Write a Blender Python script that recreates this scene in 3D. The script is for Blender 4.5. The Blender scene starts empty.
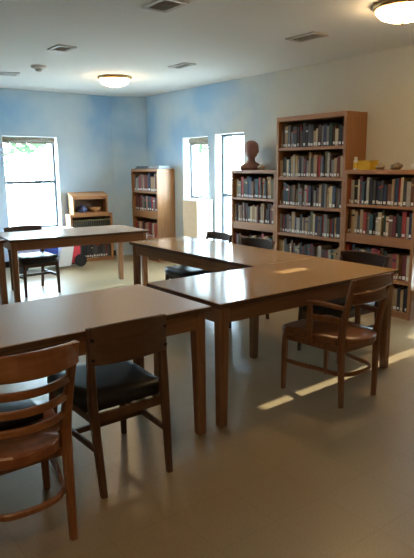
import bpy, bmesh, math, random
from mathutils import Vector, Matrix
sc = bpy.context.scene
COL = sc.collection
PI = math.pi

# ------------------------------------------------------------------ camera
F_PX, YAW, PITCH, ROLL, EYE = 561.42, 0.655, 0.1969, -0.0075, 1.4799
fw = Vector((math.sin(YAW)*math.cos(PITCH), math.cos(YAW)*math.cos(PITCH), -math.sin(PITCH)))
rt = Vector((math.cos(YAW), -math.sin(YAW), 0)); up = rt.cross(fw)
r2 = math.cos(ROLL)*rt + math.sin(ROLL)*up
u2 = -math.sin(ROLL)*rt + math.cos(ROLL)*up
cd = bpy.data.cameras.new('camera'); cam = bpy.data.objects.new('camera', cd); COL.objects.link(cam)
M = Matrix((r2, u2, -fw)).transposed().to_4x4(); M.translation = (0, 0, EYE)
cam.matrix_world = M
cd.sensor_fit = 'VERTICAL'; cd.sensor_height = 24.0; cd.lens = 24.0*F_PX/558.0
cd.clip_start = 0.05; cd.clip_end = 200
sc.camera = cam
# ------------------------------------------------------------------ world, sun, exposure
SKY, SUN, LAMP, EXPO = 60.0, 12.0, 44.0, 0.0
w = bpy.data.worlds.new('sky'); sc.world = w; w.use_nodes = True
bg = w.node_tree.nodes['Background']
bg.inputs[0].default_value = (0.62, 0.83, 1.0, 1); bg.inputs[1].default_value = SKY
sd = bpy.data.lights.new('sun', 'SUN'); sd.energy = SUN; sd.angle = 0.009; sd.color = (1.0, 0.90, 0.72)
so = bpy.data.objects.new('sun', sd); COL.objects.link(so)
so.rotation_euler = Vector((-1, -0.03, -0.445)).to_track_quat('-Z', 'Y').to_euler()
so.location = (20, 4, 12)
vs = sc.view_settings
sc.display_settings.display_device = 'sRGB'
vs.view_transform = 'Standard'; vs.look = 'None'; vs.gamma = 1.0; vs.use_curve_mapping = False
vs.exposure = EXPO
def portal(name, loc, d, sx, sy):
    a = bpy.data.lights.new(name, 'AREA'); a.shape = 'RECTANGLE'; a.size = sx; a.size_y = sy
    a.cycles.is_portal = True
    o = bpy.data.objects.new(name, a); COL.objects.link(o); o.location = loc
    o.rotation_euler = Vector(d).to_track_quat('-Z', 'Z').to_euler()
XW, H, YB, XL, YF = 5.094, 2.622, 8.536, -4.0, -4.2      # right wall, ceiling, back wall, left wall, front wall
# openings (u0,u1,z0,z1)
WB = (2.795, 3.64, 0.55, 1.955)          # back wall, along x
W1 = (6.585, 7.215, 1.0, 1.92)           # right wall, along y
W2 = (5.80, 6.425, 0.02, 1.935)
DR = (2.30, 2.93, 0.0, 2.02)
portal('portal_back', ((WB[0]+WB[1])/2, YB+0.22, (WB[2]+WB[3])/2), (0, -1, 0), WB[1]-WB[0], WB[3]-WB[2])
for n, W in (('portal_right', W1), ('portal_right', W2), ('portal_door', (2.33, 2.90, 0.1, 1.9))):
    portal(n, (XW+0.22, (W[0]+W[1])/2, (W[2]+W[3])/2), (-1, 0, 0), W[1]-W[0], W[3]-W[2])

# ------------------------------------------------------------------ materials
def newmat(name, rough=0.5, spec=0.5, metal=0.0):
    m = bpy.data.materials.new(name); m.use_nodes = True
    b = m.node_tree.nodes['Principled BSDF']
    b.inputs['Roughness'].default_value = rough; b.inputs['Metallic'].default_value = metal
    b.inputs['Specular IOR Level'].default_value = spec
    return m, m.node_tree, b
def N(t, kind, **kw):
    n = t.nodes.new(kind)
    for k, v in kw.items():
        if k in n.inputs: n.inputs[k].default_value = v
        else: setattr(n, k, v)
    return n
def ramp(t, fac, stops):
    r = t.nodes.new('ShaderNodeValToRGB'); el = r.color_ramp.elements
    while len(el) < len(stops): el.new(0.5)
    for e, (p, c) in zip(el, stops): e.position = p; e.color = (*c, 1)
    t.links.new(fac, r.inputs[0]); return r.outputs[0]
def coords(t, scale, kind='Object'):
    c = t.nodes.new('ShaderNodeTexCoord'); mp = t.nodes.new('ShaderNodeMapping')
    mp.inputs['Scale'].default_value = scale
    t.links.new(c.outputs[kind], mp.inputs[0]); return mp.outputs[0]
def bump(t, b, h, s, d=0.01):
    n = t.nodes.new('ShaderNodeBump'); n.inputs['Strength'].default_value = s; n.inputs['Distance'].default_value = d
    t.links.new(h, n.inputs['Height']); t.links.new(n.outputs[0], b.inputs['Normal'])
def plain(name, col, rough=0.5, spec=0.5, metal=0.0, var=0.12, scale=14):
    m, t, b = newmat(name, rough, spec, metal)
    n = N(t, 'ShaderNodeTexNoise', Scale=scale, Detail=3.0); t.links.new(coords(t, (1, 1, 1)), n.inputs['Vector'])
    t.links.new(ramp(t, n.outputs[0], [(0.3, tuple(c*(1-var) for c in col)), (0.7, tuple(min(1, c*(1+var)) for c in col))]), b.inputs['Base Color'])
    return m
def wood(name, dark, light, rough=0.4, axis='x', grain=1.0, spec=0.5):
    m, t, b = newmat(name, rough, spec)
    s = {'x': (1.2, 22, 22), 'y': (22, 1.2, 22), 'z': (22, 22, 1.2)}[axis]
    v = coords(t, tuple(a*grain for a in s))
    n = N(t, 'ShaderNodeTexNoise', Scale=1.6, Detail=6.0, Roughness=0.6); n.inputs['Distortion'].default_value = 0.5
    t.links.new(v, n.inputs['Vector'])
    t.links.new(ramp(t, n.outputs[0], [(0.3, dark), (0.7, light)]), b.inputs['Base Color'])
    bump(t, b, n.outputs[0], 0.06, 0.004)
    return m
MT = {}
MT['chair'] = wood('chair_wood', (0.16, 0.062, 0.022), (0.28, 0.118, 0.044), 0.33, 'z')
MT['chair_x'] = wood('chair_wood_cross', (0.16, 0.062, 0.022), (0.28, 0.118, 0.044), 0.33, 'x')
MT['chair_deep'] = wood('chair_wood_deep', (0.075, 0.034, 0.016), (0.135, 0.062, 0.027), 0.4, 'z')
MT['chair_deep_x'] = wood('chair_wood_deep_cross', (0.075, 0.034, 0.016), (0.135, 0.062, 0.027), 0.4, 'x')
MT['chair_warm'] = wood('chair_wood_warm', (0.21, 0.078, 0.026), (0.34, 0.14, 0.052), 0.33, 'z')
MT['chair_warm_x'] = wood('chair_wood_warm_cross', (0.21, 0.078, 0.026), (0.34, 0.14, 0.052), 0.33, 'x')
MT['chair_dark'] = wood('chair_wood_dark', (0.045, 0.022, 0.013), (0.085, 0.040, 0.022), 0.35, 'z')
MT['chair_dark_x'] = wood('chair_wood_dark_cross', (0.045, 0.022, 0.013), (0.085, 0.040, 0.022), 0.35, 'x')
MT['seat_red'] = wood('seat_wood_red', (0.22, 0.07, 0.026), (0.34, 0.125, 0.05), 0.28, 'y', 0.6)
MT['vinyl'] = plain('black_vinyl', (0.014, 0.014, 0.016), 0.42, 0.4)
MT['bolt'] = plain('dark_bolt', (0.03, 0.022, 0.018), 0.4, 0.5, 0.6)
MT['laminate'] = plain('laminate_tan', (0.56, 0.39, 0.275), 0.42, 0.25, var=.05, scale=90)
MT['laminate_gold'] = plain('laminate_golden', (0.48, 0.29, 0.125), 0.115, 0.42, var=.06, scale=60)
MT['laminate_pink'] = plain('laminate_pale', (0.34, 0.255, 0.195), 0.25, var=.05, scale=90)
MT['edge'] = plain('table_edge', (0.10, 0.048, 0.022), 0.4)
MT['table'] = wood('table_wood', (0.20, 0.085, 0.033), (0.30, 0.14, 0.058), 0.38, 'z')
MT['table_x'] = wood('table_wood_rail', (0.20, 0.085, 0.033), (0.30, 0.14, 0.058), 0.38, 'x')
MT['oak'] = wood('oak_upright', (0.27, 0.118, 0.040), (0.37, 0.172, 0.062), 0.40, 'z')
MT['oak_y'] = wood('oak_board', (0.27, 0.118, 0.040), (0.37, 0.172, 0.062), 0.40, 'y')
MT['oak_x'] = wood('oak_board_across', (0.27, 0.118, 0.040), (0.37, 0.172, 0.062), 0.40, 'x')
MT['oak_back'] = wood('oak_back_panel', (0.10, 0.045, 0.018), (0.15, 0.07, 0.028), 0.6, 'z')
MT['pages'] = plain('book_pages', (0.62, 0.56, 0.43), 0.9, 0.2)
MT['call'] = plain('paper_label', (0.70, 0.69, 0.64), 0.7, 0.3, var=0.04)
MT['white'] = plain('white_plastic', (0.78, 0.78, 0.76), 0.4, var=0.03)
MT['frame'] = plain('dark_window_frame', (0.035, 0.045, 0.06), 0.45)
MT['jamb'] = plain('white_reveal', (0.80, 0.81, 0.80), 0.7, var=0.03)
MT['shade'] = plain('shade_fabric', (0.34, 0.34, 0.30), 0.9, 0.2)
MT['vent'] = plain('vent_metal', (0.55, 0.54, 0.50), 0.5)
MT['vent_light'] = plain('vent_pale_metal', (0.62, 0.63, 0.62), 0.5)
MT['vent_dark'] = plain('vent_dark', (0.07, 0.07, 0.07), 0.8)
MT['brass'] = plain('aged_brass', (0.42, 0.29, 0.12), 0.35, 0.5, 0.7)
MT['tan'] = plain('tan_board', (0.56, 0.42, 0.27), 0.8, 0.2, var=0.05)
MT['bark'] = wood('bark', (0.10, 0.08, 0.065), (0.22, 0.18, 0.15), 0.9, 'z')
def leafmat():
    m, t, b = newmat('leaves', 0.6, 0.3)
    n = N(t, 'ShaderNodeTexNoise', Scale=2.0); t.links.new(coords(t, (1, 1, 1)), n.inputs['Vector'])
    c = ramp(t, n.outputs[0], [(0.3, (0.012, 0.030, 0.010)), (0.7, (0.035, 0.062, 0.024))])
    t.links.new(c, b.inputs['Base Color'])
    tr = t.nodes.new('ShaderNodeBsdfTranslucent'); t.links.new(c, tr.inputs[0])
    mx = t.nodes.new('ShaderNodeMixShader'); mx.inputs[0].default_value = 0.4
    out = t.nodes['Material Output']
    t.links.new(b.outputs[0], mx.inputs[1]); t.links.new(tr.outputs[0], mx.inputs[2]); t.links.new(mx.outputs[0], out.inputs[0])
    return m
MT['leaf'] = leafmat()
def glassmat():
    m = bpy.data.materials.new('window_glass'); m.use_nodes = True; t = m.node_tree; t.nodes.clear()
    o = t.nodes.new('ShaderNodeOutputMaterial'); mx = t.nodes.new('ShaderNodeMixShader'); mx.inputs[0].default_value = 0.06
    tr = t.nodes.new('ShaderNodeBsdfTransparent'); tr.inputs[0].default_value = (0.97, 0.99, 0.98, 1)
    g = t.nodes.new('ShaderNodeBsdfGlossy'); g.inputs['Roughness'].default_value = 0.02
    t.links.new(tr.outputs[0], mx.inputs[1]); t.links.new(g.outputs[0], mx.inputs[2]); t.links.new(mx.outputs[0], o.inputs[0])
    return m
MT['glass'] = glassmat()
def domemat():
    m, t, b = newmat('lit_glass', 0.4)
    b.inputs['Base Color'].default_value = (0.9, 0.86, 0.75, 1)
    b.inputs['Emission Color'].default_value = (1.0, 0.66, 0.33, 1); b.inputs['Emission Strength'].default_value = LAMP
    return m
MT['dome'] = domemat()
def wallmat(mural):
    m, t, b = newmat('wall_paint', 0.85, 0.25)
    g = t.nodes.new('ShaderNodeNewGeometry'); sx = t.nodes.new('ShaderNodeSeparateXYZ'); t.links.new(g.outputs['Position'], sx.inputs[0])
    fine = N(t, 'ShaderNodeTexNoise', Scale=60.0, Detail=2.0); t.links.new(g.outputs['Position'], fine.inputs['Vector'])
    beige = ramp(t, fine.outputs[0], [(0.3, (0.66, 0.645, 0.565)), (0.7, (0.70, 0.685, 0.60))])
    if mural:
        # sponged sky painting: blue patches fading to pale towards the skirting and to beige along the right wall
        n1 = N(t, 'ShaderNodeTexNoise', Scale=0.95, Detail=3.0, Roughness=0.5); t.links.new(g.outputs['Position'], n1.inputs['Vector'])
        cl = ramp(t, n1.outputs[0], [(0.34, (0.58, 0.71, 0.80)), (0.50, (0.44, 0.62, 0.78)), (0.62, (0.28, 0.50, 0.76))])
        mz = N(t, 'ShaderNodeMapRange'); mz.inputs['From Min'].default_value = 0.7; mz.inputs['From Max'].default_value = 2.2
        mz.inputs['To Min'].default_value = 0.35; mz.inputs['To Max'].default_value = 1.0; t.links.new(sx.outputs['Z'], mz.inputs['Value'])
        m1 = t.nodes.new('ShaderNodeMix'); m1.data_type = 'RGBA'; m1.inputs[6].default_value = (0.58, 0.69, 0.77, 1)
        t.links.new(mz.outputs[0], m1.inputs[0]); t.links.new(cl, m1.inputs[7])
        my = N(t, 'ShaderNodeMapRange'); my.inputs['From Min'].default_value = 4.5; my.inputs['From Max'].default_value = 7.2; my.interpolation_type = 'SMOOTHSTEP'
        ad = N(t, 'ShaderNodeMath', operation='MULTIPLY_ADD'); ad.inputs[1].default_value = 1.6
        t.links.new(n1.outputs[0], ad.inputs[0]); sb = N(t, 'ShaderNodeMath', operation='SUBTRACT'); sb.inputs[1].default_value = 0.8
        t.links.new(sx.outputs['Y'], sb.inputs[0]); t.links.new(sb.outputs[0], ad.inputs[2]); t.links.new(ad.outputs[0], my.inputs['Value'])
        m2 = t.nodes.new('ShaderNodeMix'); m2.data_type = 'RGBA'
        t.links.new(my.outputs[0], m2.inputs[0]); t.links.new(beige, m2.inputs[6]); t.links.new(m1.outputs[2], m2.inputs[7])
        t.links.new(m2.outputs[2], b.inputs['Base Color'])
    else: t.links.new(beige, b.inputs['Base Color'])
    bump(t, b, fine.outputs[0], 0.08, 0.003)
    return m
MT['wall'] = wallmat(True); MT['wall_plain'] = wallmat(False)
def ceilmat():
    m, t, b = newmat('ceiling_paint', 0.9, 0.2)
    n = N(t, 'ShaderNodeTexNoise', Scale=80.0); t.links.new(coords(t, (1, 1, 1)), n.inputs['Vector'])
    t.links.new(ramp(t, n.outputs[0], [(0.3, (0.83, 0.85, 0.83)), (0.7, (0.87, 0.89, 0.87))]), b.inputs['Base Color'])
    bump(t, b, n.outputs[0], 0.1, 0.003); return m
MT['ceiling'] = ceilmat()
def floormat():
    m, t, b = newmat('vinyl_tile', 0.32, 0.65)
    v = coords(t, (1, 1, 1))
    br = t.nodes.new('ShaderNodeTexBrick'); br.offset = 0.0; br.inputs['Scale'].default_value = 1.0
    br.inputs['Brick Width'].default_value = 0.305; br.inputs['Row Height'].default_value = 0.305
    br.inputs['Mortar Size'].default_value = 0.0022; br.inputs['Mortar Smooth'].default_value = 0.3
    br.inputs['Color1'].default_value = (0.345, 0.26, 0.145, 1); br.inputs['Color2'].default_value = (0.36, 0.272, 0.155, 1)
    br.inputs['Mortar'].default_value = (0.30, 0.225, 0.125, 1)
    t.links.new(v, br.inputs['Vector'])
    n = N(t, 'ShaderNodeTexNoise', Scale=140.0, Detail=2.0, Roughness=0.6); t.links.new(v, n.inputs['Vector'])
    sp = ramp(t, n.outputs[0], [(0.30, (0.80, 0.79, 0.77)), (0.5, (1, 1, 1)), (0.72, (1.1, 1.1, 1.1))])
    mx = t.nodes.new('ShaderNodeMix'); mx.data_type = 'RGBA'; mx.blend_type = 'MULTIPLY'; mx.inputs[0].default_value = 1
    t.links.new(br.outputs[0], mx.inputs[6]); t.links.new(sp, mx.inputs[7]); t.links.new(mx.outputs[2], b.inputs['Base Color'])
    return m
MT['floor'] = floormat()
MT['ground'] = plain('pale_concrete', (0.62, 0.60, 0.56), 0.9, 0.2)
MT['bust'] = plain('bust_clay', (0.19, 0.085, 0.06), 0.5)
MT['yellow'] = plain('yellow_plastic', (0.70, 0.47, 0.03), 0.45)
MT['shell'] = plain('shell', (0.42, 0.38, 0.30), 0.5, var=0.4, scale=40)
MT['shell_dark'] = plain('shell_brown', (0.26, 0.21, 0.15), 0.5, var=0.5, scale=40)
MT['navy'] = plain('navy_plastic', (0.025, 0.035, 0.16), 0.4)
MT['blue'] = plain('blue_plastic', (0.03, 0.06, 0.32), 0.4)
MT['lilac'] = plain('lilac_plastic', (0.45, 0.44, 0.66), 0.5)
MT['red'] = plain('red_plastic', (0.55, 0.03, 0.05), 0.4)
MT['rubber'] = plain('black_rubber', (0.012, 0.012, 0.015), 0.6)
MT['bluepot'] = plain('blue_glaze', (0.035, 0.05, 0.13), 0.3)
MT['bowl'] = plain('tan_bowl', (0.46, 0.24, 0.10), 0.5)
MT['teal'] = plain('dark_teal', (0.02, 0.055, 0.07), 0.4)
MT['greybox'] = plain('grey_cover', (0.25, 0.28, 0.30), 0.5)
MT['silver'] = plain('silvery_leaf', (0.50, 0.55, 0.52), 0.6)

# ------------------------------------------------------------------ mesh helpers
class MB:
    def __init__(s): s.bm = bmesh.new(); s.mats = []
    def mi(s, m):
        if m not in s.mats: s.mats.append(m)
        return s.mats.index(m)
    def box(s, lo, hi, m='', bev=0.0):
        lo = Vector(lo); hi = Vector(hi)
        t = bmesh.new(); bmesh.ops.create_cube(t, size=1.0)
        for v in t.verts: v.co = Vector(((v.co.x+.5)*(hi.x-lo.x)+lo.x, (v.co.y+.5)*(hi.y-lo.y)+lo.y, (v.co.z+.5)*(hi.z-lo.z)+lo.z))
        if bev: bmesh.ops.bevel(t, geom=t.edges[:], offset=bev, segments=2, profile=0.6, affect='EDGES')
        s.merge(t, m); return s
    def merge(s, t, m='', mat=None):
        i = s.mi(m)
        if mat is not None: t.transform(mat)
        vm = {}
        for v in t.verts: vm[v] = s.bm.verts.new(v.co)
        for f in t.faces:
            try: g = s.bm.faces.new([vm[v] for v in f.verts])
            except ValueError: continue
            g.material_index = i; g.smooth = f.smooth
        t.free()
    def loft(s, frames, m='', ch=0.22, caps=True):
        # frames: (centre, axis_u, axis_v, half_u, half_v): chamfered rectangle rings
        i = s.mi(m); rings = []
        for c, u, v, a, b in frames:
            c = Vector(c); u = Vector(u).normalized(); v = Vector(v).normalized(); k = ch*min(a, b)*2
            pts = [(a, -b+k), (a, b-k), (a-k, b), (-a+k, b), (-a, b-k), (-a, -b+k), (-a+k, -b), (a-k, -b)]
            rings.append([s.bm.verts.new(c+u*p+v*q) for p, q in pts])
        for A, B in zip(rings, rings[1:]):
            for j in range(8):
                f = s.bm.faces.new((A[j], A[(j+1) % 8], B[(j+1) % 8], B[j])); f.material_index = i
        if caps:
            for r in (list(reversed(rings[0])), rings[-1]):
                f = s.bm.faces.new(r); f.material_index = i
        return s
    def tube(s, pts, r, m='', seg=10):
        pts = [Vector(p) for p in pts]; rs = r if isinstance(r, (list, tuple)) else [r]*len(pts); i = s.mi(m); rings = []
        for k, p in enumerate(pts):
            d = (pts[min(k+1, len(pts)-1)]-pts[max(k-1, 0)]).normalized()
            a = d.orthogonal().normalized() if k == 0 else (a - d*a.dot(d)).normalized()
            b = d.cross(a)
            rings.append([s.bm.verts.new(p+(a*math.cos(t)+b*math.sin(t))*rs[k]) for t in [2*PI*j/seg for j in range(seg)]])
        for A, B in zip(rings, rings[1:]):
            for j in range(seg):
                f = s.bm.faces.new((A[j], A[(j+1) % seg], B[(j+1) % seg], B[j])); f.material_index = i; f.smooth = True
        for rr in (list(reversed(rings[0])), rings[-1]): s.bm.faces.new(rr).material_index = i
        return s
    def lathe(s, prof, c=(0, 0, 0), m='', seg=24, sx=1, sy=1):
        i = s.mi(m); c = Vector(c); rings = []
        for r, z in prof:
            if r < 1e-6: rings.append([s.bm.verts.new(c+Vector((0, 0, z)))])
            else: rings.append([s.bm.verts.new(c+Vector((r*sx*math.cos(2*PI*j/seg), r*sy*math.sin(2*PI*j/seg), z))) for j in range(seg)])
        for A, B in zip(rings, rings[1:]):
            for j in range(seg):
                q = [A[j % len(A)], A[(j+1) % len(A)], B[(j+1) % len(B)], B[j % len(B)]]
                u = []
                [u.append(x) for x in q if x not in u]
                if len(u) > 2: f = s.bm.faces.new(u); f.material_index = i; f.smooth = True
        return s
    def poly(s, outline, axis, a, b, m=''):
        # prism: 2D outline extruded along axis from a to b
        i = s.mi(m)
        def P(p, t): return {'x': (t, p[0], p[1]), 'y': (p[0], t, p[1]), 'z': (p[0], p[1], t)}[axis]
        A = [s.bm.verts.new(P(p, a)) for p in outline]; B = [s.bm.verts.new(P(p, b)) for p in outline]; n = len(outline)
        for j in range(n): s.bm.faces.new((A[j], A[(j+1) % n], B[(j+1) % n], B[j])).material_index = i
        s.bm.faces.new(list(reversed(A))).material_index = i; s.bm.faces.new(B).material_index = i
        return s
    def obj(s, name, mat=None, parent=None, smooth=False, loc=None):
        bmesh.ops.recalc_face_normals(s.bm, faces=s.bm.faces[:])
        me = bpy.data.meshes.new(name); s.bm.to_mesh(me); s.bm.free()
        for k in s.mats:
            me.materials.append(MT[k] if k else (MT[mat] if isinstance(mat, str) else mat))
        if smooth: me.polygons.foreach_set('use_smooth', [True]*len(me.polygons))
        o = bpy.data.objects.new(name, me); COL.objects.link(o)
        if parent: o.parent = parent
        if loc: o.location = loc
        return o
def thing(name, label, cat, loc=(0, 0, 0), rz=0.0, group=None):
    o = bpy.data.objects.new(name, None); COL.objects.link(o); o.empty_display_size = 0.1
    o.location = loc; o.rotation_euler = (0, 0, rz); tag(o, label, cat, group); return o
def tag(o, label, cat, group=None):
    o['label'] = label; o['category'] = cat
    if group: o['group'] = group
    return o
def struct(o): o['kind'] = 'structure'; return o
def copy_tree(root, loc, rz, label, group):
    r = root.copy(); COL.objects.link(r); r.location = loc; r.rotation_euler = (0, 0, rz); r['label'] = label
    if group: r['group'] = group
    for ch in list(root.children):
        c = ch.copy(); COL.objects.link(c); c.parent = r
        for g in list(ch.children):
            d = g.copy(); COL.objects.link(d); d.parent = c
    return r

# ------------------------------------------------------------------ room shell
def pierced(name, axis, lo, hi, z1, holes, depth0, depth1, mat):
    us = sorted({lo, hi, *[h[0] for h in holes], *[h[1] for h in holes]})
    zs = sorted({0.0, z1, *[h[2] for h in holes], *[h[3] for h in holes]})
    b = MB()
    for u0, u1 in zip(us, us[1:]):
        for a0, a1 in zip(zs, zs[1:]):
            um, zm = (u0+u1)/2, (a0+a1)/2
            if any(h[0] < um < h[1] and h[2] < zm < h[3] for h in holes): continue
            if axis == 'x': b.box((u0, depth0, a0), (u1, depth1, a1))
            else: b.box((depth0, u0, a0), (depth1, u1, a1))
    bmesh.ops.remove_doubles(b.bm, verts=b.bm.verts[:], dist=1e-5)
    seen = {}
    for f in b.bm.faces[:]:
        k = frozenset(f.verts); seen.setdefault(k, []).append(f)
    bmesh.ops.delete(b.bm, geom=[f for v in seen.values() if len(v) > 1 for f in v], context='FACES')
    return struct(b.obj(name, mat))
T = 0.24
struct(MB().box((XL-T, YF-T, -0.12), (XW+T, YB+T, 0)).obj('floor', 'floor'))
struct(MB().box((XL-T, YF-T, H), (XW+T, YB+T, H+0.15)).obj('ceiling', 'ceiling'))
pierced('wall_right', 'y', YF-T, YB+T, H, [W1, W2, DR], XW, XW+T, 'wall')
pierced('wall_back', 'x', XL-T, XW, H, [WB], YB, YB+T, 'wall')
struct(MB().box((XL-T, YF-T, 0), (XL, YB, H)).obj('wall_left', 'wall'))
struct(MB().box((XL, YF-T, 0), (XW, YF, H)).obj('wall_front', 'wall_plain'))
struct(MB().poly([(4.60, YB), (XW, 8.245), (XW, YB)], 'z', 0, H).obj('wall_corner', 'wall'))
def base(name, a, b, w=0.012, h=0.09):
    struct(MB().box(a, (b[0], b[1], h), bev=0.003).obj(name, 'vinyl'))
base('baseboard_back', (XL, YB-0.012, 0), (4.58, YB))
base('baseboard_right', (XW-0.012, 2.98, 0), (XW, 5.79))
base('baseboard_left', (XL, YF, 0), (XL+0.012, YB-0.012))

# windows: dark sash frames set deep in white reveals
def reveal(name, W, axis, base_, depth):
    u0, u1, z0, z1 = W; t = 0.004; b = MB()
    segs = [((u0, z0), (u0+t, z1)), ((u1-t, z0), (u1, z1)), ((u0, z1-t), (u1, z1)), ((u0, z0), (u1, z0+t))]
    for (a, c), (d, e) in segs:
        if axis == 'y': b.box((base_, a, c), (base_+depth, d, e))
        else: b.box((a, base_, c), (d, base_+depth, e))
    return b
def window(n, W, axis, base_, rec, bars, fr=0.03, sill=True):
    u0, u1, z0, z1 = W
    root = bpy.data.objects.new('window_%d' % n, None); COL.objects.link(root); struct(root)
    reveal('window_reveal', W, axis, base_+0.001, rec).obj('window_reveal', 'jamb', root)
    def bx(b, a, c, d, e, p0, p1, m='', bev=0):
        if axis == 'y': b.box((base_+p0, a, c), (base_+p1, d, e), m, bev)
        else: b.box((a, base_+p0, c), (d, base_+p1, e), m, bev)
    b = MB(); e = 0.004
    bx(b, u0+e, z0+e, u0+e+fr, z1-e, rec, rec+.05); bx(b, u1-e-fr, z0+e, u1-e, z1-e, rec, rec+.05)
    bx(b, u0+e+fr, z1-e-fr, u1-e-fr, z1-e, rec, rec+.05); bx(b, u0+e+fr, z0+e, u1-e-fr, z0+e+fr, rec, rec+.05)
    b.obj('window_frame', 'frame', root)
    for zb in bars:
        b = MB(); bx(b, u0+e+fr, zb-.022, u1-e-fr, zb+.022, rec-.012, rec+.045); b.obj('meeting_rail', 'frame', root)
    zz = [z0+e+fr] + list(bars) + [z1-e-fr]
    for a, c in zip(zz, zz[1:]):
        b = MB(); bx(b, u0+e+fr, a, u1-e-fr, c, rec+.022, rec+.026); b.obj('pane', 'glass', root)
    return root
window(1, W1, 'y', XW, .14, [])
window(2, W2, 'y', XW, .13, [1.075])
wb = window(3, WB, 'x', YB, .13, [1.268])
def shade(label, p0, p1, r, drop, n):
    root = thing('roller_shade', label, 'shade', p0, 0)
    d = Vector(p1)-Vector(p0)
    b = MB().tube([(0, 0, 0), d], r, '', 14); b.obj('roll', 'shade', root)
    t = d.normalized()
    nrm = Vector((-t.y, t.x, 0))
    b = MB(); c0 = Vector((0, 0, -r-drop/2)); b.loft([(c0, nrm, (0, 0, 1), .002, drop/2+.004), (c0+d, nrm, (0, 0, 1), .002, drop/2+.004)]); b.obj('hem', 'shade', root)
    for q in (Vector((0, 0, 0)), d):
        b = MB(); sgn = -1 if q.length == 0 else 1
        b.loft([(q, nrm, (0, 0, 1), r*.9, r*1.05), (q+t*sgn*.012, nrm, (0, 0, 1), r*.9, r*1.05)]); b.obj('bracket', 'white', root)
shade('rolled-up grey shade across the top of the big left window', (2.79, YB+.03, 1.905), (3.59, YB+.03, 1.905), .034, .02, 3)
shade('rolled-up grey shade at the top of the narrow window above the tan box', (XW+.06, 6.60, 1.865), (XW+.06, 7.10, 1.865), .034, .02, 1)
# glazed side door beside the right-hand bookcase (out of view, lets the low sun in; panes shaped to cast its streaks)
dr = bpy.data.objects.new('door_1', None); COL.objects.link(dr); struct(dr)
y0, y1 = DR[0]+.001, DR[1]-.001; x0, x1 = XW+.08, XW+.12
lites = [(2.425, 2.52, .09, 1.31), (2.64, 2.90, .09, .42), (2.80, 2.90, 1.69, 1.83)]
def leaf_with(lites):
    us = sorted({y0, y1, *[q for l in lites for q in l[:2]]}); zs = sorted({.002, 2.018, *[q for l in lites for q in l[2:]]}); b = MB()
    for u, v in zip(us, us[1:]):
        for a, c in zip(zs, zs[1:]):
            if not any(l[0] < (u+v)/2 < l[1] and l[2] < (a+c)/2 < l[3] for l in lites): b.box((x0, u, a), (x1, v, c))
    b.obj('door_leaf', 'frame', dr)
leaf_with(lites)
for l in lites: MB().box((x0+.018, l[0], l[2]), (x0+.022, l[1], l[3])).obj('pane', 'glass', dr)
MB().tube([(x0-.05, y0+.03, .95), (x0-.05, y0+.03, 1.1)], .009).box((x0-.05, y0+.022, .96), (x0, y0+.038, .975)).box((x0-.05, y0+.022, 1.075), (x0, y0+.038, 1.09)).obj('door_handle', 'vent', dr)

# ------------------------------------------------------------------ outdoors
struct(MB().box((-30, -30, -0.30), (60, 60, -0.13)).obj('ground', 'ground'))
def tree(x, y, h, r, label, seed, n=700, trunk_r=.12, low=.35, leaf=.22, ball=None):
    R = random.Random(seed); root = thing('tree', label, 'tree', (x, y, -0.13), R.uniform(0, 6), 'trees outside the windows')
    MB().tube([(0, 0, 0), (.05, .02, h*.3), (-.04, .06, h*.6), (0, 0, h*.85)], [trunk_r, trunk_r*.85, trunk_r*.6, trunk_r*.2], '', 9).obj('trunk', 'bark', root)
    b = MB(); b.mi('')
    lobes = [(Vector((R.uniform(-.5, .5)*r, R.uniform(-.5, .5)*r, h*(low+(1-low)*R.uniform(.15, .9)))), r*R.uniform(.45, .7)) for _ in range(9)]
    if ball: lobes = [(Vector((0, 0, h*low)), ball)]+[(Vector((R.uniform(-.4, .4)*ball, R.uniform(-.4, .4)*ball, h*low+R.uniform(.1, .8)*ball)), ball*.75) for _ in range(3)]
    for _ in range(n):
        c, lr = R.choice(lobes); d = Vector((R.gauss(0, 1), R.gauss(0, 1), R.gauss(0, 1))).normalized()
        p = c+d*lr*R.uniform(.6, 1.0); u = Vector((R.gauss(0, 1), R.gauss(0, 1), R.gauss(0, 1))).normalized(); v = u.orthogonal().normalized(); s_ = leaf*R.uniform(.6, 1.2)
        b.bm.faces.new([b.bm.verts.new(p+u*s_*.9), b.bm.verts.new(p+v*s_*.45), b.bm.verts.new(p-u*s_*.9), b.bm.verts.new(p-v*s_*.45)])
    b.obj('crown', 'leaf', root)
TREES = [(6.9, 20.5, 6.5, 1.6, 'leafy tree outside at the left pane edge of the big window'),
         (9.3, 24.0, 7.5, 1.5, 'leafy tree outside near the right side of the big window'),
         (12.0, 16.6, 6.0, 1.5, 'leafy tree seen through the narrow window above the tan box'),
         (13.4, 12.9, 6.5, 1.5, 'leafy tree seen through the tall window beside the bust')]
for i, (x, y, h, r, l) in enumerate(TREES): tree(x, y, h, r, l, 11+i, low=.30)
tree(8.4, 6.35, 6.4, 1.6, 'dense round tree added outside, out of view, to shade the two narrow windows', 40, n=5000, low=.66, leaf=.26, ball=1.5)  # unseen sun blocker, added to keep direct sun off the window table

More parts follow.
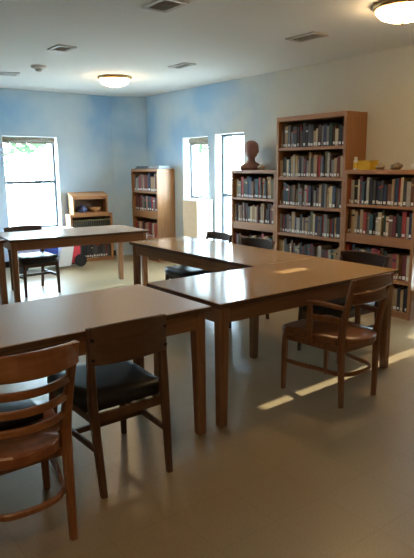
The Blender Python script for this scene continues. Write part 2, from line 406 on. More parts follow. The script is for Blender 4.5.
# ------------------------------------------------------------------ ceiling fixtures
def dome(x, y, label):
    root = thing('ceiling_light', label, 'ceiling light', (x, y, H), 0, 'dome ceiling lights')
    MB().lathe([(0, 0), (.215, 0), (.22, -.012), (.21, -.03), (.195, -.035), (0, -.035)], m='').obj('base_ring', 'brass', root)
    MB().lathe([(.194, -.036), (.187, -.055), (.162, -.082), (.11, -.104), (.06, -.116), (.018, -.12), (0, -.12)], m='').obj('glass_dome', 'dome', root)
    MB().lathe([(0, -.118), (.010, -.121), (.013, -.128), (.008, -.137), (0, -.14)], seg=12).obj('finial', 'brass', root)
dome(3.69, 6.72, 'lit dome ceiling light hanging over the far tables')
dome(-0.30, 0.20, 'added dome ceiling light behind the camera, to warm the near end')  # extra unseen lamp, added to warm the foreground
dome(3.80, 2.59, 'lit dome ceiling light cut off by the right edge')
def vent(x, y, sx, sy, rz, label, pale=False, mat='vent'):
    root = thing('ceiling_vent', label, 'vent', (x, y, H), rz, None if pale else 'dark ceiling vents')
    b = MB(); t = .035
    b.box((-sx/2, -sy/2, -.012), (sx/2, -sy/2+t, 0)); b.box((-sx/2, sy/2-t, -.012), (sx/2, sy/2, 0))
    b.box((-sx/2, -sy/2+t, -.012), (-sx/2+t, sy/2-t, 0)); b.box((sx/2-t, -sy/2+t, -.012), (sx/2, sy/2-t, 0)); b.obj('frame', mat, root)
    MB().box((-sx/2+t, -sy/2+t, -.003), (sx/2-t, sy/2-t, 0)).obj('duct_opening', 'vent_dark' if not pale else 'vent', root)
    b = MB(); n = 7
    for k in range(n):
        yy = -sy/2+t+(sy-2*t)*(k+.5)/n
        b.loft([((-sx/2+t, yy, -.008), (0, .6, .8), (0, -.8, .6), .008, .0015), ((sx/2-t, yy, -.008), (0, .6, .8), (0, -.8, .6), .008, .0015)])
    b.obj('louvres', mat, root)
vent(2.40, 3.60, .22, .30, 0, 'ceiling vent nearest the camera at the top edge')
vent(2.415, 5.42, .19, .26, 0, 'small ceiling vent left of the far dome light')
vent(3.99, 3.70, .20, .34, 0, 'ceiling vent above the tall bookcase aisle')
vent(3.90, 5.52, .16, .33, 0, 'small ceiling vent right of the far dome light')
vent(2.38, 7.25, .50, .22, -.3, 'pale flush ceiling grille at the left edge', True, 'vent_light')
sm = thing('smoke_detector', 'white round smoke detector with a dark centre on the ceiling', 'smoke detector', (2.60, 6.50, H))
MB().lathe([(0, 0), (.085, 0), (.085, -.018), (.07, -.03), (.045, -.036), (0, -.036)]).obj('housing', 'white', sm)
MB().lathe([(.04, -.036), (.035, -.055), (.02, -.062), (0, -.062)], seg=16).obj('sensor', 'vent', sm)

# ------------------------------------------------------------------ tables
def table(label, x, y, L, Wd, h, rz, top, group='library work tables', leg=.066, inset=.02, taper=.8):
    root = thing('work_table', label, 'table', (x, y, 0), rz, group)
    b = MB(); b.box((0, 0, h-.030), (L, Wd, h), '', .004); b.obj('tabletop', top, root)
    e = MB(); t = .002
    for lo, hi in (((-t, -t, h-.028), (L+t, 0, h-.004)), ((-t, Wd, h-.028), (L+t, Wd+t, h-.004)), ((-t, 0, h-.028), (0, Wd, h-.004)), ((L, 0, h-.028), (L+t, Wd, h-.004))): e.box(lo, hi)
    e.obj('edge_band', 'edge', root)
    a = MB(); q = inset+.008; k = inset+leg
    za, zb = h-.125, h-.030
    a.box((k, q, za), (L-k, q+.022, zb)); a.box((k, Wd-q-.022, za), (L-k, Wd-q, zb))
    a.box((q, k, za), (q+.022, Wd-k, zb)); a.box((L-q-.022, k, za), (L-q, Wd-k, zb)); a.obj('apron', 'table_x', root)
    for i, (sx_, sy_) in enumerate(((0, 0), (1, 0), (0, 1), (1, 1))):
        cx = inset+leg/2 if not sx_ else L-inset-leg/2; cy = inset+leg/2 if not sy_ else Wd-inset-leg/2
        # taper on the inner faces only
        m_ = leg*(1-taper)/2; dx = -m_ if not sx_ else m_; dy = -m_ if not sy_ else m_
        l_ = MB().loft([((cx+dx, cy+dy, 0), (1, 0, 0), (0, 1, 0), leg/2*taper-.004, leg/2*taper-.004), ((cx+dx, cy+dy, .008), (1, 0, 0), (0, 1, 0), leg/2*taper, leg/2*taper),
                        ((cx, cy, h-.13), (1, 0, 0), (0, 1, 0), leg/2, leg/2), ((cx, cy, h-.0305), (1, 0, 0), (0, 1, 0), leg/2, leg/2)], ch=.12)
        l_.obj('leg', 'table', root)
    return root
TC = (1.8685, 2.3166)
table('golden wooden table with a sunlit streak on its glossy top, armchair at its front', TC[0], TC[1], 1.654, .758, .745, 0, 'laminate_gold')
table('tan-topped wooden table at front left with two chairs drawn up', 1.807-1.654, 2.3166, 1.654, .755, .745, 0, 'laminate')
# lengthwise table: built along x, turned a quarter
td = table('glossy table running lengthwise in front of the left low bookcase', 3.522, 3.088, 1.872, .70, .745, PI/2, 'laminate_gold')
table('pale-topped table by the big left window, chair tucked beneath', 1.955, 5.990, 1.655, .84, .73, -.092, 'laminate_pink', taper=.9)
table('table cut off by the left edge beside the window table', .235, 6.04, 1.70, .80, .73, 0, 'laminate_pink', taper=.9)

# ------------------------------------------------------------------ chairs (origin on floor under the rear legs, facing +y)
def lerp(a, b, t): return a+(b-a)*t
def chair(name, label, cat, loc, rz, wood_, slats, arms, pad, hoop, group, rear_w=.163, top_w=.195, ytop=-.10, h=.825, seat_z=.44, bow=.035, bolts=False, rear_y=0.0, seat_dep=.46, front_w=.218, knee=.05):
    """slats: list of (z0, z1) of cross rails in the back"""
    wx = wood_+'_x'
    root = thing(name, label, cat, loc, rz, group)
    # rear stile centre line
    def stile(z, s):
        if z < seat_z: t = z/seat_z; y = rear_y+knee*t*(1.0); x = lerp(rear_w, rear_w+.012, t)
        else: t = (z-seat_z)/(h-seat_z); y = rear_y+knee+(ytop-knee-rear_y)*(t**1.25); x = lerp(rear_w+.012, top_w-.012, t)
        return Vector((s*x, y, z))
    for s in (-1, 1):
        fr = []
        for k in range(12):
            z = h*k/11
            wd = lerp(.0155, .021, min(1, z/seat_z)) if z < seat_z else lerp(.021, .0145, (z-seat_z)/(h-seat_z))
            dp = lerp(.015, .022, min(1, z/seat_z)) if z < seat_z else lerp(.022, .012, (z-seat_z)/(h-seat_z))
            fr.append((stile(z, s), (1, 0, 0), (0, 1, 0), wd, dp))
        MB().loft(fr).obj('rear_leg', wood_, root)
    yf = rear_y+seat_dep-.02
    for s in (-1, 1):
        MB().loft([((s*front_w, yf, 0), (1, 0, 0), (0, 1, 0), .014, .014), ((s*(front_w-.004), yf-.004, seat_z*.6), (1, 0, 0), (0, 1, 0), .019, .019),
                   ((s*(front_w-.008), yf-.008, seat_z-.03), (1, 0, 0), (0, 1, 0), .019, .019)]).obj('front_leg', wood_, root)
    # seat
    yr = rear_y+knee+.022; yfr = rear_y+seat_dep+.012
    def outline(g, n=9):
        a, c = rear_w+.03-g, front_w+.028-g; pts = []
        if pad: pts += [(-a+.03, yr+g), (a-.03, yr+g), (a, yr+g+.03)]
        else:   # rounded saddle seat let in between the stiles and bulging behind them
            q = rear_w-.012; yb_ = rear_y+knee
            pts += [(q*math.sin(t), yb_+.012-(.085-g)*math.cos(t)) for t in [(-1+2*k/8)*PI/2 for k in range(9)]] + [(q, yb_+.03), (a-.004, yb_+.034)]
        pts += [(c, yfr-.06)]
        pts += [(c-.012, yfr-.028), (c-.045, yfr-g)] + [(lerp(c-.09, -(c-.09), k/4), yfr+.010-g) for k in range(5)] + [(-c+.045, yfr-g), (-c+.012, yfr-.028)]
        pts += [(-c, yfr-.06)] + ([(-a, yr+g+.03)] if pad else [(-a+.004, yb_+.034), (-q, yb_+.03)])
        return pts
    b = MB(); b.mi('')
    zt = seat_z; levels = [(0.014, zt-.050), (.002, zt-.044), (.002, zt-.028), (0, zt-.024), (0, zt-.008), (.008, zt)] if not pad else [(0.02, zt-.050), (.006, zt-.046), (0, zt-.010), (.004, zt+.014), (.02, zt+.026), (.06, zt+.031)]
    rings = [[b.bm.verts.new((x, y, z)) for x, y in outline(g)] for g, z in levels]
    n = len(rings[0])
    for A, B in zip(rings, rings[1:]):
        for j in range(n): b.bm.faces.new((A[j], A[(j+1) % n], B[(j+1) % n], B[j])).smooth = pad
    cz = zt-.012 if not pad else zt+.033
    ctr = b.bm.verts.new((0, (yr+yfr)/2-.02, cz)); mid = [b.bm.verts.new((x*.55, lerp((yr+yfr)/2-.02, y, .55), cz+(.003 if not pad else -.001))) for x, y in outline(.02)]
    for j in range(n):
        b.bm.faces.new((rings[-1][j], rings[-1][(j+1) % n], mid[(j+1) % n], mid[j])).smooth = True
        b.bm.faces.new((mid[j], mid[(j+1) % n], ctr)).smooth = True
    b.bm.faces.new(list(reversed(rings[0])))
    b.obj('seat', 'vinyl' if pad else ('seat_red' if wood_ == 'chair_warm' else wx), root)
    # seat rails
    z0, z1 = zt-.090, zt-.050
    b = MB(); fy = yf-.008
    b.box((-front_w+.024, fy-.011, z0), (front_w-.024, fy+.011, z1)); b.box((-rear_w+.01, rear_y+knee-.004, z0), (rear_w-.01, rear_y+knee+.016, z1))
    for s in (-1, 1):
        p0 = Vector((s*(rear_w+.012), rear_y+knee+.018, (z0+z1)/2)); p1 = Vector((s*(front_w-.008), fy-.018, (z0+z1)/2)); d = (p1-p0).normalized(); sd_ = Vector((d.y, -d.x, 0))
        b.loft([(p0, sd_, (0, 0, 1), .010, (z1-z0)/2), (p1, sd_, (0, 0, 1), .010, (z1-z0)/2)])
    b.obj('seat_frame', wood_, root)
    # back slats, bowed backwards
    for i, (a0, a1) in enumerate(slats):
        zc = (a0+a1)/2; sl = stile(zc, 1); fr = []; wide = (a1-a0) > .12
        hx = sl.x+(.010 if i == 0 else -.004)
        for k in range(13):
            t = -1+2*k/12; x = t*hx; y = sl.y-(bow*(1-t*t))+(0.0 if not wide else -.014)
            crown = .012*(1-t*t) if i == 0 else 0
            dy = -2*bow*t*-1/hx; tv = Vector((1, -bow*(-2*t)/hx*1.0, 0)).normalized(); nv = Vector((-tv.y, tv.x, 0))
            fr.append(((x, y, zc+crown*.5), nv, (0, (sl.y-stile(zc+.02, 1).y)*-0.0, 1), .0085 if not wide else .007, (a1-a0)/2+crown*.5))
        MB().loft(fr, ch=.3).obj('back_slat' if not wide else 'back_panel', wx, root)
    if bolts:
        a0, a1 = slats[0]
        for s in (-1, 1):
            for zz in (a0+.03, a1-.055):
                p = stile(zz, s); MB().tube([p+Vector((s*0, -.021, 0)), p+Vector((0, -.031, 0))], .008, '', 10).obj('bolt', 'bolt', root)
    if arms:
        for s in (-1, 1):
            za = .648; p = stile(za, s); yfa = rear_y+.205
            pts = [Vector((s*(abs(p.x)+.012), p.y+.015, za-.004)), Vector((s*(abs(p.x)+.040), p.y+.06, za+.004)), Vector((s*(front_w+.016), p.y+.13, za+.008)), Vector((s*(front_w+.022), p.y+.20, za+.006)), Vector((s*(front_w+.020), yfa+.028, za-.004))]
            fr = []
            for k, q in enumerate(pts):
                d = (pts[min(k+1, 4)]-pts[max(k-1, 0)]).normalized(); sv = Vector((d.y, -d.x, 0)).normalized(); upv = sv.cross(d)
                fr.append((q, sv, upv, [.014, .022, .026, .025, .018][k], .012))
            MB().loft(fr, ch=.35).obj('armrest', wood_, root)
            z2 = .560; q0 = stile(z2, s)
            MB().loft([((s*(abs(q0.x)+.012), q0.y+.014, z2), (.3, 0, 0), (0, 0, 1), .009, .018), ((s*(front_w+.018), yfa-.02, z2-.002), (.3, 0, 0), (0, 0, 1), .009, .018)]).obj('arm_rail', wood_, root)
            MB().loft([((s*(front_w+.018), yfa+.0, seat_z-.05), (1, 0, 0), (0, 1, 0), .013, .017), ((s*(front_w+.022), yfa+.004, .53), (1, 0, 0), (0, 1, 0), .013, .019), ((s*(front_w+.020), yfa+.006, za-.014), (1, 0, 0), (0, 1, 0), .012, .017)]).obj('arm_post', wood_, root)
    # stretchers
    if hoop:
        zs = .205
        # U-shaped rail: from one front leg round past the rear legs to the other
        P = [(-front_w+.004, yf-.02), (-front_w+.016, yf-.16), (-rear_w-.006, yf-.30), (-rear_w+.004, rear_y+.06), (-rear_w*.62, rear_y-.005), (0, rear_y-.022), (rear_w*.62, rear_y-.005), (rear_w-.004, rear_y+.06), (rear_w+.006, yf-.30), (front_w-.016, yf-.16), (front_w-.004, yf-.02)]
        Q = []
        for k in range(len(P)-1):
            p0, p1, p2, p3 = [Vector(P[min(max(j, 0), len(P)-1)]) for j in (k-1, k, k+1, k+2)]
            for t in (0, .25, .5, .75): Q.append(tuple(.5*(2*p1+(p2-p0)*t+(2*p0-5*p1+4*p2-p3)*t*t+(3*p1-p0-3*p2+p3)*t**3)))
        P = Q+[P[-1]]
        fr = []
        for k, (x, y) in enumerate(P):
            a, c = Vector((*P[max(k-1, 0)], 0)), Vector((*P[min(k+1, len(P)-1)], 0)); d = (c-a).normalized()
            fr.append(((x, y, zs), (d.y, -d.x, 0), (0, 0, 1), .010, .014))
        MB().loft(fr, ch=.3).obj('hoop_stretcher', wood_, root)
    else:
        for s in (-1, 1):
            p0 = stile(.215, s)+Vector((0, .015, 0)); p1 = Vector((s*(front_w-.004), yf-.016, .215)); d = (p1-p0).normalized()
            MB().loft([(p0, (d.y, -d.x, 0), (0, 0, 1), .009, .016), (p1, (d.y, -d.x, 0), (0, 0, 1), .009, .016)]).obj('side_stretcher', wood_, root)
        xm = (rear_w+front_w)/2-.004; ym = lerp(rear_y, yf, .55)
        MB().loft([((-xm, ym, .215), (0, 1, 0), (0, 0, 1), .009, .014), ((xm, ym, .215), (0, 1, 0), (0, 0, 1), .009, .014)]).obj('cross_stretcher', wood_, root)
    return root
SL4 = [(.775, .862), (.690, .722), (.608, .640), (.525, .557)]
c1 = chair('dining_chair', 'warm brown slat-back chair at the bottom left corner, nearest the camera', 'chair', (.643, 1.953, 0), 0, 'chair_warm', SL4, False, False, True, 'wooden library chairs', h=.862, ytop=-.117, seat_dep=.44, bow=.065, top_w=.176)
c2 = chair('dining_chair', 'dark chair with a solid curved back panel and black seat at the front table', 'chair', (1.22, 2.14, 0), 0, 'chair_deep', [(.620, .795)], False, True, False, 'wooden library chairs', h=.79, ytop=.055, knee=.05, rear_w=.180, top_w=.200, front_w=.205, seat_z=.43, seat_dep=.52, bow=.03, bolts=True)
c3 = chair('armchair', 'brown wooden armchair with two wide back slats, pulled up to the golden table', 'armchair', (2.822, 2.098, 0), 0, 'chair', [(.752, .825), (.665, .735)], True, False, True, None, ytop=-.075, knee=.006, seat_dep=.47, rear_w=.165, top_w=.198, bow=.03)
def panel_chair(label, loc, rz): return copy_tree(c2, loc, rz, label, 'wooden library chairs')
dk = chair('dining_chair', 'dark panel-back chair seen behind the lengthwise table, in front of the left bookcase', 'chair', (3.75, 4.09, 0), PI/2, 'chair_dark', [(.655, .775)], False, True, False, 'wooden library chairs', h=.77, ytop=-.03, knee=.05, rear_w=.19, top_w=.235, front_w=.205, seat_z=.43, seat_dep=.52, bow=.02)
chair('dining_chair', 'dark slat-back chair behind the lengthwise table, below the tall window', 'chair', (3.72, 4.66, 0), PI/2, 'chair_dark', [(.715, .785), (.60, .65)], False, True, False, 'wooden library chairs', h=.78, ytop=-.03, knee=.04, rear_w=.175, top_w=.205, front_w=.205, seat_z=.43, seat_dep=.54, bow=.02)
copy_tree(dk, (3.78, 2.83, 0), PI/2, 'dark panel-back chair at the right end of the golden table', 'wooden library chairs')
copy_tree(dk, (2.43, 6.87, 0), PI, 'dark chair with a shiny black seat tucked under the window table', 'wooden library chairs')
bpy.context.view_layer.update()

# ------------------------------------------------------------------ bookcases (local: x along the front left to right, front at y=0, depth +y)
def bookcase(label, loc, rz, Wd, D, h, shelves, kind, top_t=.042, side=.032, split=None, base_h=.07, top_over=0.0):
    root = thing('bookcase', label, 'bookcase', loc, rz)
    ax = 'oak_x'
    for x in (0, Wd-side): MB().box((x, 0, 0), (x+side, D, h-top_t), '', .002).obj('side_panel', 'oak', root)
    MB().box((-top_over, -top_over, h-top_t), (Wd+top_over, D, h), '', .003).obj('top_board', ax, root)
    MB().box((side, D-.012, 0), (Wd-side, D, h-top_t)).obj('back_panel', 'oak_back', root)
    MB().box((side, .012, 0), (Wd-side, .032, shelves[0][0]-shelves[0][1])).obj('kick_board', ax, root)
    for z, t in shelves: MB().box((side, .006, z-t), (Wd-side, D-.012, z), '', .002).obj('shelf', ax, root)
    if split: MB().box((.001, -.004, split[0]), (Wd-.001, -.0002, split[1]), '', .001).obj('joint_rail', ax, root)
    return root
XF = 4.754; DEP = XW-.006-XF
tall_sh = [(.072, .03), (.386, .03), (.713, .034), (1.035, .034), (1.361, .034), (1.690, .034)]
low_sh = [(.065, .03), (.374, .034), (.790, .095), (1.094, .028)]
bookcase('tall oak bookcase between two lower ones against the right wall', (XF, 4.839, 0), -PI/2, 1.0135, DEP, 2.0325, tall_sh, 'tall', .05, .036)
bookcase('low oak bookcase left of the tall one, carrying the bust', (XF, 5.657, 0), -PI/2, .816, DEP, 1.44, low_sh, 'low', split=(.700, .712))
bookcase('low oak bookcase right of the tall one, yellow box on top', (XF, 3.8235, 0), -PI/2, .842, DEP, 1.44, low_sh, 'low', split=(.700, .712))
bookcase('narrow oak bookcase in the far corner beside the tan box', (4.76, 8.225, 0), -PI/2, .785, .325, 1.457, [(.065, .03), (.374, .034), (.795, .115), (1.106, .028)], 'low', split=(.700, .712))
LC = (3.655, 8.25); LA = -.115
lowcase = bookcase('short oak bookcase holding a row of dark encyclopedias, under the slope-topped cubby', (LC[0], LC[1], 0), LA, .70, .24, .765, [(.06, .03), (.435, .028)], 'low', .045, .035)

# ------------------------------------------------------------------ books
PAL = {'black': (.018, .018, .02), 'navy': (.02, .03, .075), 'dark green': (.02, .05, .035), 'dark brown': (.06, .032, .02), 'maroon': (.14, .022, .025), 'red': (.33, .04, .035),
       'brown': (.15, .075, .04), 'tan': (.36, .25, .14), 'cream': (.55, .48, .34), 'grey': (.19, .19, .19), 'blue': (.04, .075, .16), 'teal': (.035, .10, .12), 'pale grey': (.38, .38, .36),
       'orange': (.42, .13, .03), 'yellow': (.50, .36, .07), 'pink': (.48, .27, .25), 'olive': (.12, .11, .045), 'dark grey': (.06, .062, .065)}
for k, c in PAL.items(): MT['book_'+k] = plain('book_cloth_'+k.replace(' ', '_'), tuple(v*q for v, q in zip(c, (.85, .78, .68))), 0.6, 0.35, scale=30)
ORD = ['first', 'second', 'third', 'fourth', 'fifth', 'sixth', 'seventh', 'eighth', 'ninth', 'tenth', 'eleventh', 'twelfth', 'thirteenth', 'fourteenth', 'fifteenth', 'sixteenth', 'seventeenth', 'eighteenth', 'nineteenth', 'twentieth'] + ['twenty-'+s for s in ('first', 'second', 'third', 'fourth', 'fifth', 'sixth', 'seventh', 'eighth', 'ninth')]
def make_book(name, label, cat, group, world, th, hh, dd, col, call, lean=0.0, band=None):
    # local: x thickness, y depth from the spine, z up
    c = min(.003, th*.15); b = MB(); m = 'book_'+col
    b.box((0, .003, 0), (c, dd, hh), m); b.box((th-c, .003, 0), (th, dd, hh), m)
    b.box((0, 0, 0), (th, .003, hh), m)
    b.box((c, .003, .004), (th-c, dd-.004, hh-.004), 'pages')
    o = b.obj(name); o.matrix_world = world @ Matrix.Rotation(lean, 4, 'Y')
    tag(o, label, cat, group)
    if call: MB().box((th*.16, -.0008, call[0]), (th*.84, 0, call[1])).obj('spine_label', 'call', o)
    if band: e_ = band[3] if len(band) > 3 else .02; MB().box((th*e_, -.0008, band[1]), (th*(1-e_), 0, band[2])).obj('spine_band', band[0], o)
    return o
def fill(base, x0, x1, z, n, clear, seed, where, group, weights, hr=(.62, .86), depth=.19, inset=.03, call_p=.86):
    R = random.Random(seed); ths = [R.uniform(.65, 1.4)*(1.25 if R.random() < .12 else 1) for _ in range(n)]
    gap = .0008; tot = (x1-x0)-.02; s = tot/(sum(ths)+.0)
    x = x0+.004; names = list(weights)
    prev = None
    for i in range(n):
        t = ths[i]*s-gap
        col = R.choices(names, [weights[k] for k in names])[0]
        hh = clear*min(.93, max(.55, R.gauss((hr[0]+hr[1])/2, (hr[1]-hr[0])/3))); dd = depth*R.uniform(.82, 1.05)
        size = 'thick ' if ths[i] > 1.28 else 'slim ' if ths[i] < .78 else ''
        tallw = 'tall ' if hh > clear*.83 else ''
        lab = '%s%s book, %s from the left on %s' % (size, col, ORD[i], where)
        y = inset+R.uniform(-.006, .008)
        mw = base @ Matrix.Translation((x, y, z+.0005))
        cz = R.uniform(.008, .016); call = (cz, cz+R.uniform(.024, .034)) if R.random() < call_p else None
        band = None
        if R.random() < .22: band = (R.choice(['brass', 'call', 'vinyl', 'book_red']), hh*.72, hh*.80)
        make_book('book', lab, 'book', group, mw, t, hh, dd, col, call, 0, band)
        x += t+gap
MIX = {'black': 6, 'navy': 2.5, 'dark green': 3, 'dark brown': 6, 'maroon': 3, 'brown': 4, 'tan': 4, 'cream': 3, 'grey': 3, 'blue': 1, 'teal': .7, 'pale grey': 2.5, 'dark grey': 5, 'olive': 2, 'red': 1, 'pink': .5}
WARM = {'black': 4, 'navy': 2, 'dark brown': 5, 'maroon': 3, 'brown': 5, 'tan': 6, 'cream': 4, 'grey': 3, 'pale grey': 3, 'dark grey': 4, 'olive': 2, 'teal': 1, 'red': 1}
MUL = {'black': 5, 'navy': 2.5, 'maroon': 3, 'red': 2.5, 'brown': 4, 'tan': 4, 'cream': 2.5, 'blue': 1.6, 'teal': 1.4, 'grey': 2, 'pale grey': 3, 'dark grey': 4, 'orange': 1.2, 'dark green': 3, 'yellow': .6, 'olive': 1, 'pink': 1}
RED = {'maroon': 4, 'red': 4, 'brown': 3, 'pink': 4, 'tan': 3, 'cream': 3, 'navy': 2, 'black': 1, 'grey': 2, 'pale grey': 2}
RB = Matrix.Rotation(-PI/2, 4, 'Z')
bt = Matrix.Translation((XF, 4.839, 0)) @ RB
names_t = ['second lowest shelf', 'third shelf up', 'fourth shelf', 'third shelf', 'second shelf', 'top shelf']
for i, (z, nm, mx) in enumerate([(1.690, 'the top shelf of the tall bookcase', MIX), (1.361, 'the second shelf of the tall bookcase', WARM), (1.035, 'the third shelf of the tall bookcase', MIX), (.713, 'the fourth shelf of the tall bookcase', WARM), (.386, 'the fifth shelf of the tall bookcase', WARM)]):
    fill(bt, .036, 1.0135-.036, z, 25, .292, 100+i, nm, 'books in the tall bookcase', mx)
br_ = Matrix.Translation((XF, 3.8235, 0)) @ RB
for i, (z, cl, nm) in enumerate([(1.094, .304, 'the top shelf under the yellow box'), (.790, .276, 'the second shelf under the yellow box'), (.374, .32, 'the third shelf under the yellow box'), (.065, .275, 'the bottom shelf under the yellow box')]):
    fill(br_, .032, .842-.032, z, 22, cl, 200+i, nm, 'books in the right low bookcase', MUL, hr=(.72, .92))
bl = Matrix.Translation((XF, 5.657, 0)) @ RB
for i, (z, cl, nm, mx) in enumerate([(1.094, .304, 'the top shelf under the bust', MUL), (.790, .276, 'the second shelf under the bust', WARM), (.374, .32, 'the third shelf under the bust', MIX)]):
    fill(bl, .032, .816-.032, z, 18, cl, 300+i, nm, 'books in the left low bookcase', mx, hr=(.68, .88))
bs = Matrix.Translation((4.76, 8.225, 0)) @ RB
for i, (z, cl, nm, mx) in enumerate([(1.106, .309, 'the corner bookcase top shelf', RED), (.795, .283, 'the corner bookcase second shelf', MUL), (.374, .30, 'the corner bookcase third shelf', RED)]):
    fill(bs, .032, .785-.032, z, 14, cl, 400+i, nm, 'books in the far corner bookcase', mx, hr=(.70, .88))
bc = Matrix.Translation((LC[0], LC[1], 0)) @ Matrix.Rotation(LA, 4, 'Z')
R = random.Random(5)
for i in range(20):
    t = (.70-.07-.012)/20
    make_book('encyclopedia', 'black and olive encyclopedia, %s from the left on the short bookcase' % ORD[i], 'encyclopedia', 'encyclopedias in the short bookcase', bc @ Matrix.Translation((.039+i*t, .02, .4355)), t-.001, .235, .2, 'olive', None, 0, ('book_black', .02, .215, .12))
fill(bc, .035, .665, .06, 15, .345, 77, 'the short bookcase bottom shelf', 'books low in the short bookcase', {'black': 6, 'dark brown': 3, 'maroon': 1, 'dark grey': 3}, hr=(.62, .78), depth=.17)

# ------------------------------------------------------------------ things on the bookcases
def bust():
    b = MB(); b.mi('')
    # (z, forward offset, half width, half depth)
    prof = [(0, 0, .135, .085), (.03, 0, .15, .09), (.06, 0, .135, .082), (.085, -.002, .085, .066), (.105, -.002, .055, .056), (.135, .0, .047, .052), (.155, .008, .050, .058),
            (.170, .018, .056, .072), (.19, .016, .064, .082), (.215, .012, .071, .088), (.245, .008, .078, .094), (.275, .004, .080, .097), (.305, 0, .078, .095), (.33, -.003, .069, .085), (.35, -.005, .052, .065), (.362, -.006, .03, .04), (.367, -.006, .004, .006)]
    seg = 28; rings = []
    for z, o, a, d in prof:
        if z > .16: a *= 1.14; d *= 1.08
        r = []
        for j in range(seg):
            t = 2*PI*j/seg; x = a*math.cos(t); y = o+d*math.sin(t); fz = math.sin(t)
            if fz > .55 and .16 < z < .30:
                f_ = (fz-.55)/.45
                if abs(x) < .018: y += {.19: .008, .215: .022, .245: .014}.get(z, .003)*f_
                elif .2 < z < .25: y -= .010*f_
                if abs(z-.275) < .01: y += .006*f_
                if abs(z-.17) < .01: y += .006*f_
            r.append(b.bm.verts.new((x, y, z)))
        rings.append(r)
    for A, B in zip(rings, rings[1:]):
        for j in range(seg): b.bm.faces.new((A[j], A[(j+1) % seg], B[(j+1) % seg], B[j])).smooth = True
    b.bm.faces.new(list(reversed(rings[0]))); b.bm.faces.new(rings[-1])
    for s in (-1, 1): b.lathe([(0, -.026), (.010, -.018), (.014, 0), (.012, .016), (0, .026)], (s*.090, -.006, .235), seg=10, sx=.6)
    return b.obj('bust', 'bust')
o = tag(bust(), 'dark reddish brown head bust on the left low bookcase', 'bust'); o.location = (4.93, 5.47, 1.44); o.rotation_euler = (0, 0, math.atan2(-1, -.6)-PI/2)
def shell(name, label, loc, sc_, mat, rz=0):
    b = MB(); b.mi(''); pts = []; rs = []
    for k in range(46):
        t = k/45; a = t*4.2*PI; r = .052*(1-t)**1.0+.002
        pts.append((r*math.cos(a)*sc_, r*math.sin(a)*sc_*.8, (.03+.055*t)*sc_)); rs.append(max(.002, .030*(1-t)**.9)*sc_)
    b.tube(pts, rs, '', 10)
    b.lathe([(0, 0), (.035, .002), (.045, .02), (.03, .045), (0, .055)], seg=14, sx=sc_, sy=sc_)
    lowest = min(v.co.z for v in b.bm.verts)
    for v in b.bm.verts: v.co.z -= lowest
    o = b.obj(name, mat, smooth=True); o.location = loc; o.rotation_euler = (0, 0, rz); return tag(o, label, 'shell')
shell('seashell', 'small pale seashell standing beside the bust', (4.93, 5.27, 1.44), .85, 'shell')
shell('seashell', 'pale spiral seashell beside the yellow box', (4.93, 3.515, 1.44), .80, 'shell', 1)
shell('seashell', 'brown spiral seashell alone on the right low bookcase', (4.93, 3.325, 1.44), .85, 'shell_dark', 2)
shell('seashell', 'white seashell at the right end of the right low bookcase', (4.93, 3.10, 1.44), .95, 'white', .5)
cb = tag(MB().box((0, 0, 0), (.10, .08, .035), '', .004).obj('small_box', 'bust'), 'small brown box between the pale shell and the tall bookcase', 'box'); cb.location = (4.86, 5.02, 1.44); cb.location.y = 4.86
bt_ = thing('bottle', 'white bottle with a pale yellow label beside the yellow box', 'bottle', (4.87, 3.783, 1.44))
MB().lathe([(0, 0), (.026, 0), (.029, .006), (.029, .085), (.022, .1), (.014, .105), (0, .105)]).obj('bottle_body', 'white', bt_)
MB().lathe([(.0295, .02), (.0297, .022), (.0297, .07), (.0295, .072)]).obj('bottle_label', 'yellow', bt_)
MB().lathe([(0, .106), (.017, .106), (.017, .128), (.015, .131), (0, .131)]).obj('cap', 'white', bt_)
yb = thing('storage_box', 'open yellow plastic box on the right low bookcase', 'box', (4.93, 3.672, 1.44))
b = MB(); w_, d_, h_ = .072, .07, .085
b.box((-d_, -w_, 0), (d_, w_, .004)); b.box((-d_, -w_, .004), (-d_+.004, w_, h_)); b.box((d_-.004, -w_, .004), (d_, w_, h_)); b.box((-d_+.004, -w_, .004), (d_-.004, -w_+.004, h_)); b.box((-d_+.004, w_-.004, .004), (d_-.004, w_, h_))
b.obj('box_body', 'yellow', yb)
b = MB(); e = .006
b.box((-d_-e, -w_-e, h_), (-d_+.002, w_+e, h_+.008)); b.box((d_-.002, -w_-e, h_), (d_+e, w_+e, h_+.008)); b.box((-d_+.002, -w_-e, h_), (d_-.002, -w_+.002, h_+.008)); b.box((-d_+.002, w_-.002, h_), (d_-.002, w_+e, h_+.008)); b.obj('rim', 'yellow', yb)
# flat things on the far corner bookcase
o = tag(MB().box((-.10, -.19, 0), (.10, .19, .022), 'teal', .003).box((-.095, -.17, .0225), (.085, .15, .042), 'teal', .003).obj('binder', 'teal'), 'dark teal binder lying flat on the far corner bookcase', 'binder'); o.location = (4.90, 7.98, 1.457)
o = tag(MB().box((-.11, -.17, 0), (.11, .17, .05), '', .012).obj('case', 'greybox'), 'flat grey case lying on the far corner bookcase near the window', 'case'); o.location = (4.91, 7.62, 1.457)
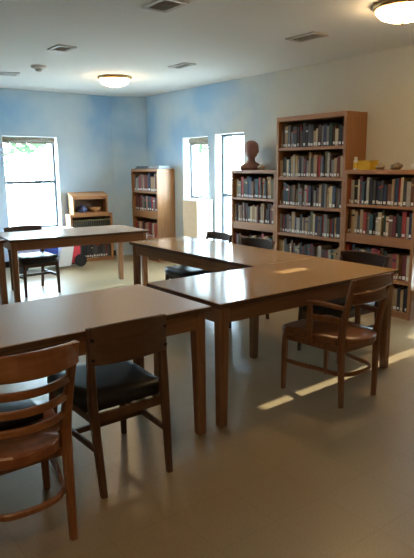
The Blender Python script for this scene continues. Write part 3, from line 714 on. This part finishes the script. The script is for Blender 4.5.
# slope-topped cubby and its bowls
cu = thing('display_cubby', 'slope-topped oak cubby standing on the short bookcase', 'cubby', (0, 0, 0)); cu.matrix_world = bc @ Matrix.Translation((.06, .008, .765))
Wc, Dc, h0, h1 = .57, .215, .265, .315
for x in (0, Wc-.022):
    MB().poly([(0, 0), (Dc, 0), (Dc, h1), (0, h0)], 'x', x, x+.022).obj('side_panel', 'oak', cu)
b = MB(); sl = (h1-h0)/Dc; n_ = Vector((0, -sl, 1)).normalized(); v_ = Vector((0, 1, sl)).normalized()
b.loft([((-.015, Dc/2, (h0+h1)/2+.0105), v_, n_, Dc/2+.012, .010), ((Wc+.015, Dc/2, (h0+h1)/2+.0105), v_, n_, Dc/2+.012, .010)], ch=.1); b.obj('sloping_top', 'oak_x', cu)
MB().box((.022, .004, 0), (Wc-.022, Dc-.012, .02)).obj('bottom_board', 'oak_x', cu); MB().box((.022, Dc-.012, 0), (Wc-.022, Dc, h1-.03)).obj('back_panel', 'oak_back', cu)
MB().box((.022, .0, h0-.035), (Wc-.022, .018, h0-.001)).obj('top_rail', 'oak_x', cu)
pot = thing('pot', 'small dark blue lidded pot inside the slope-topped cubby', 'pot'); pot.matrix_world = bc @ Matrix.Translation((.06+.17, .10, .7855))
MB().lathe([(0, 0), (.05, 0), (.075, .02), (.082, .05), (.07, .08), (.06, .086), (0, .086)]).obj('pot_body', 'bluepot', pot)
MB().lathe([(0, .0865), (.066, .0865), (.05, .1), (.016, .106), (.014, .118), (0, .122)]).obj('lid', 'bluepot', pot)
bw = tag(MB().lathe([(0, 0), (.045, 0), (.05, .008), (.08, .04), (.092, .075), (.087, .076), (.074, .045), (.045, .016), (0, .014)]).obj('bowl', 'bowl'), 'tan wooden bowl inside the slope-topped cubby', 'bowl'); bw.matrix_world = bc @ Matrix.Translation((.06+.39, .108, .7855))
# tan box by the window and plant
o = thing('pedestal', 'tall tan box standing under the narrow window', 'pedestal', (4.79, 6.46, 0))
MB().box((.012, 0, 0), (.295, .345, 1.0), '', .003).obj('pedestal_body', 'jamb', o)  # white body paints in the sun glare on the tan box's near side
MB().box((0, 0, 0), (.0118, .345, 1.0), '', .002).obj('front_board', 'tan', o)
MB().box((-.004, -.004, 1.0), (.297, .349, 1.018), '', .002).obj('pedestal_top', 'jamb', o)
pl = thing('potted_plant', 'small silvery potted plant on the tan box', 'plant', (4.98, 6.60, 1.018))
MB().lathe([(0, 0), (.03, 0), (.042, .06), (.045, .062), (.04, .064), (.036, .055), (0, .052)]).obj('pot', 'white', pl)
b = MB(); b.mi(''); R = random.Random(3)
for _ in range(60):
    p = Vector((R.gauss(0, .03), R.gauss(0, .035), .075+R.random()*.08)); u = Vector((R.gauss(0, 1), R.gauss(0, 1), R.gauss(.3, .8))).normalized(); v = u.orthogonal().normalized(); n = u.cross(v)*.004
    b.bm.faces.new([b.bm.verts.new(p-u*.022), b.bm.verts.new(p+v*.010+n), b.bm.verts.new(p+u*.022), b.bm.verts.new(p-v*.010+n)])
for k in range(6):
    a = k*PI/3; b.tube([(0, 0, .05), (.02*math.cos(a), .02*math.sin(a), .09), (.04*math.cos(a), .04*math.sin(a), .13)], .002, '', 5)
b.obj('foliage', 'silver', pl)
# wheeled plastic cart behind the window table
ct = thing('toy_cart', 'red, white and blue plastic wheeled cart under the window', 'cart', (2.66, 7.92, 0))
def tub(lo, hi, m, nm):
    b = MB(); b.poly([(lo[0]+.02, lo[2]), (hi[0]-.02, lo[2]), (hi[0], hi[2]), (lo[0], hi[2])], 'y', lo[1], hi[1]); return b.obj(nm, m, ct)
tub((0, 0, .07), (.36, .25, .40), 'lilac', 'lilac_bin'); tub((.362, .0, .07), (.64, .25, .40), 'blue', 'blue_bin')
MB().poly([(.62, .03), (.82, .03), (.90, .40), (.925, .585), (.90, .60), (.79, .60), (.755, .585), (.70, .40)], 'y', -.012, .26).obj('white_panel', 'white', ct)
MB().poly([(.825, .06), (.98, .06), (1.00, .44), (.912, .44)], 'y', .01, .25).obj('red_end', 'red', ct)
for x in (.07, .98):
    for y in (-.03, .24):
        MB().tube([(x, y, .095), (x, y+.03, .095)], .095, '', 24).obj('wheel', 'rubber', ct)
MB().tube([(.93, .04, .44), (.95, .04, .49), (.95, .21, .49), (.93, .21, .44)], .012).obj('handle', 'red', ct)
# black cushion on the corner chair, navy bin
o = tag(MB().box((-.13, -.10, 0), (.11, .10, .045), '', .018).obj('seat_cushion', 'vinyl', smooth=True), 'black cushion lying on the seat of the nearest slat-back chair', 'cushion'); o.location = (.69, 2.27, .4408)
wbk = thing('wastebasket', 'navy wastebasket at the foot of the right low bookcase', 'wastebasket', (4.885, 2.84, 0))
MB().lathe([(0, 0), (.10, 0), (.125, .30), (.121, .30), (.097, .006), (0, .006)]).obj('bin', 'navy', wbk)
MB().lathe([(.1255, .292), (.131, .296), (.131, .306), (.122, .307), (.1215, .300)]).obj('rim', 'navy', wbk)
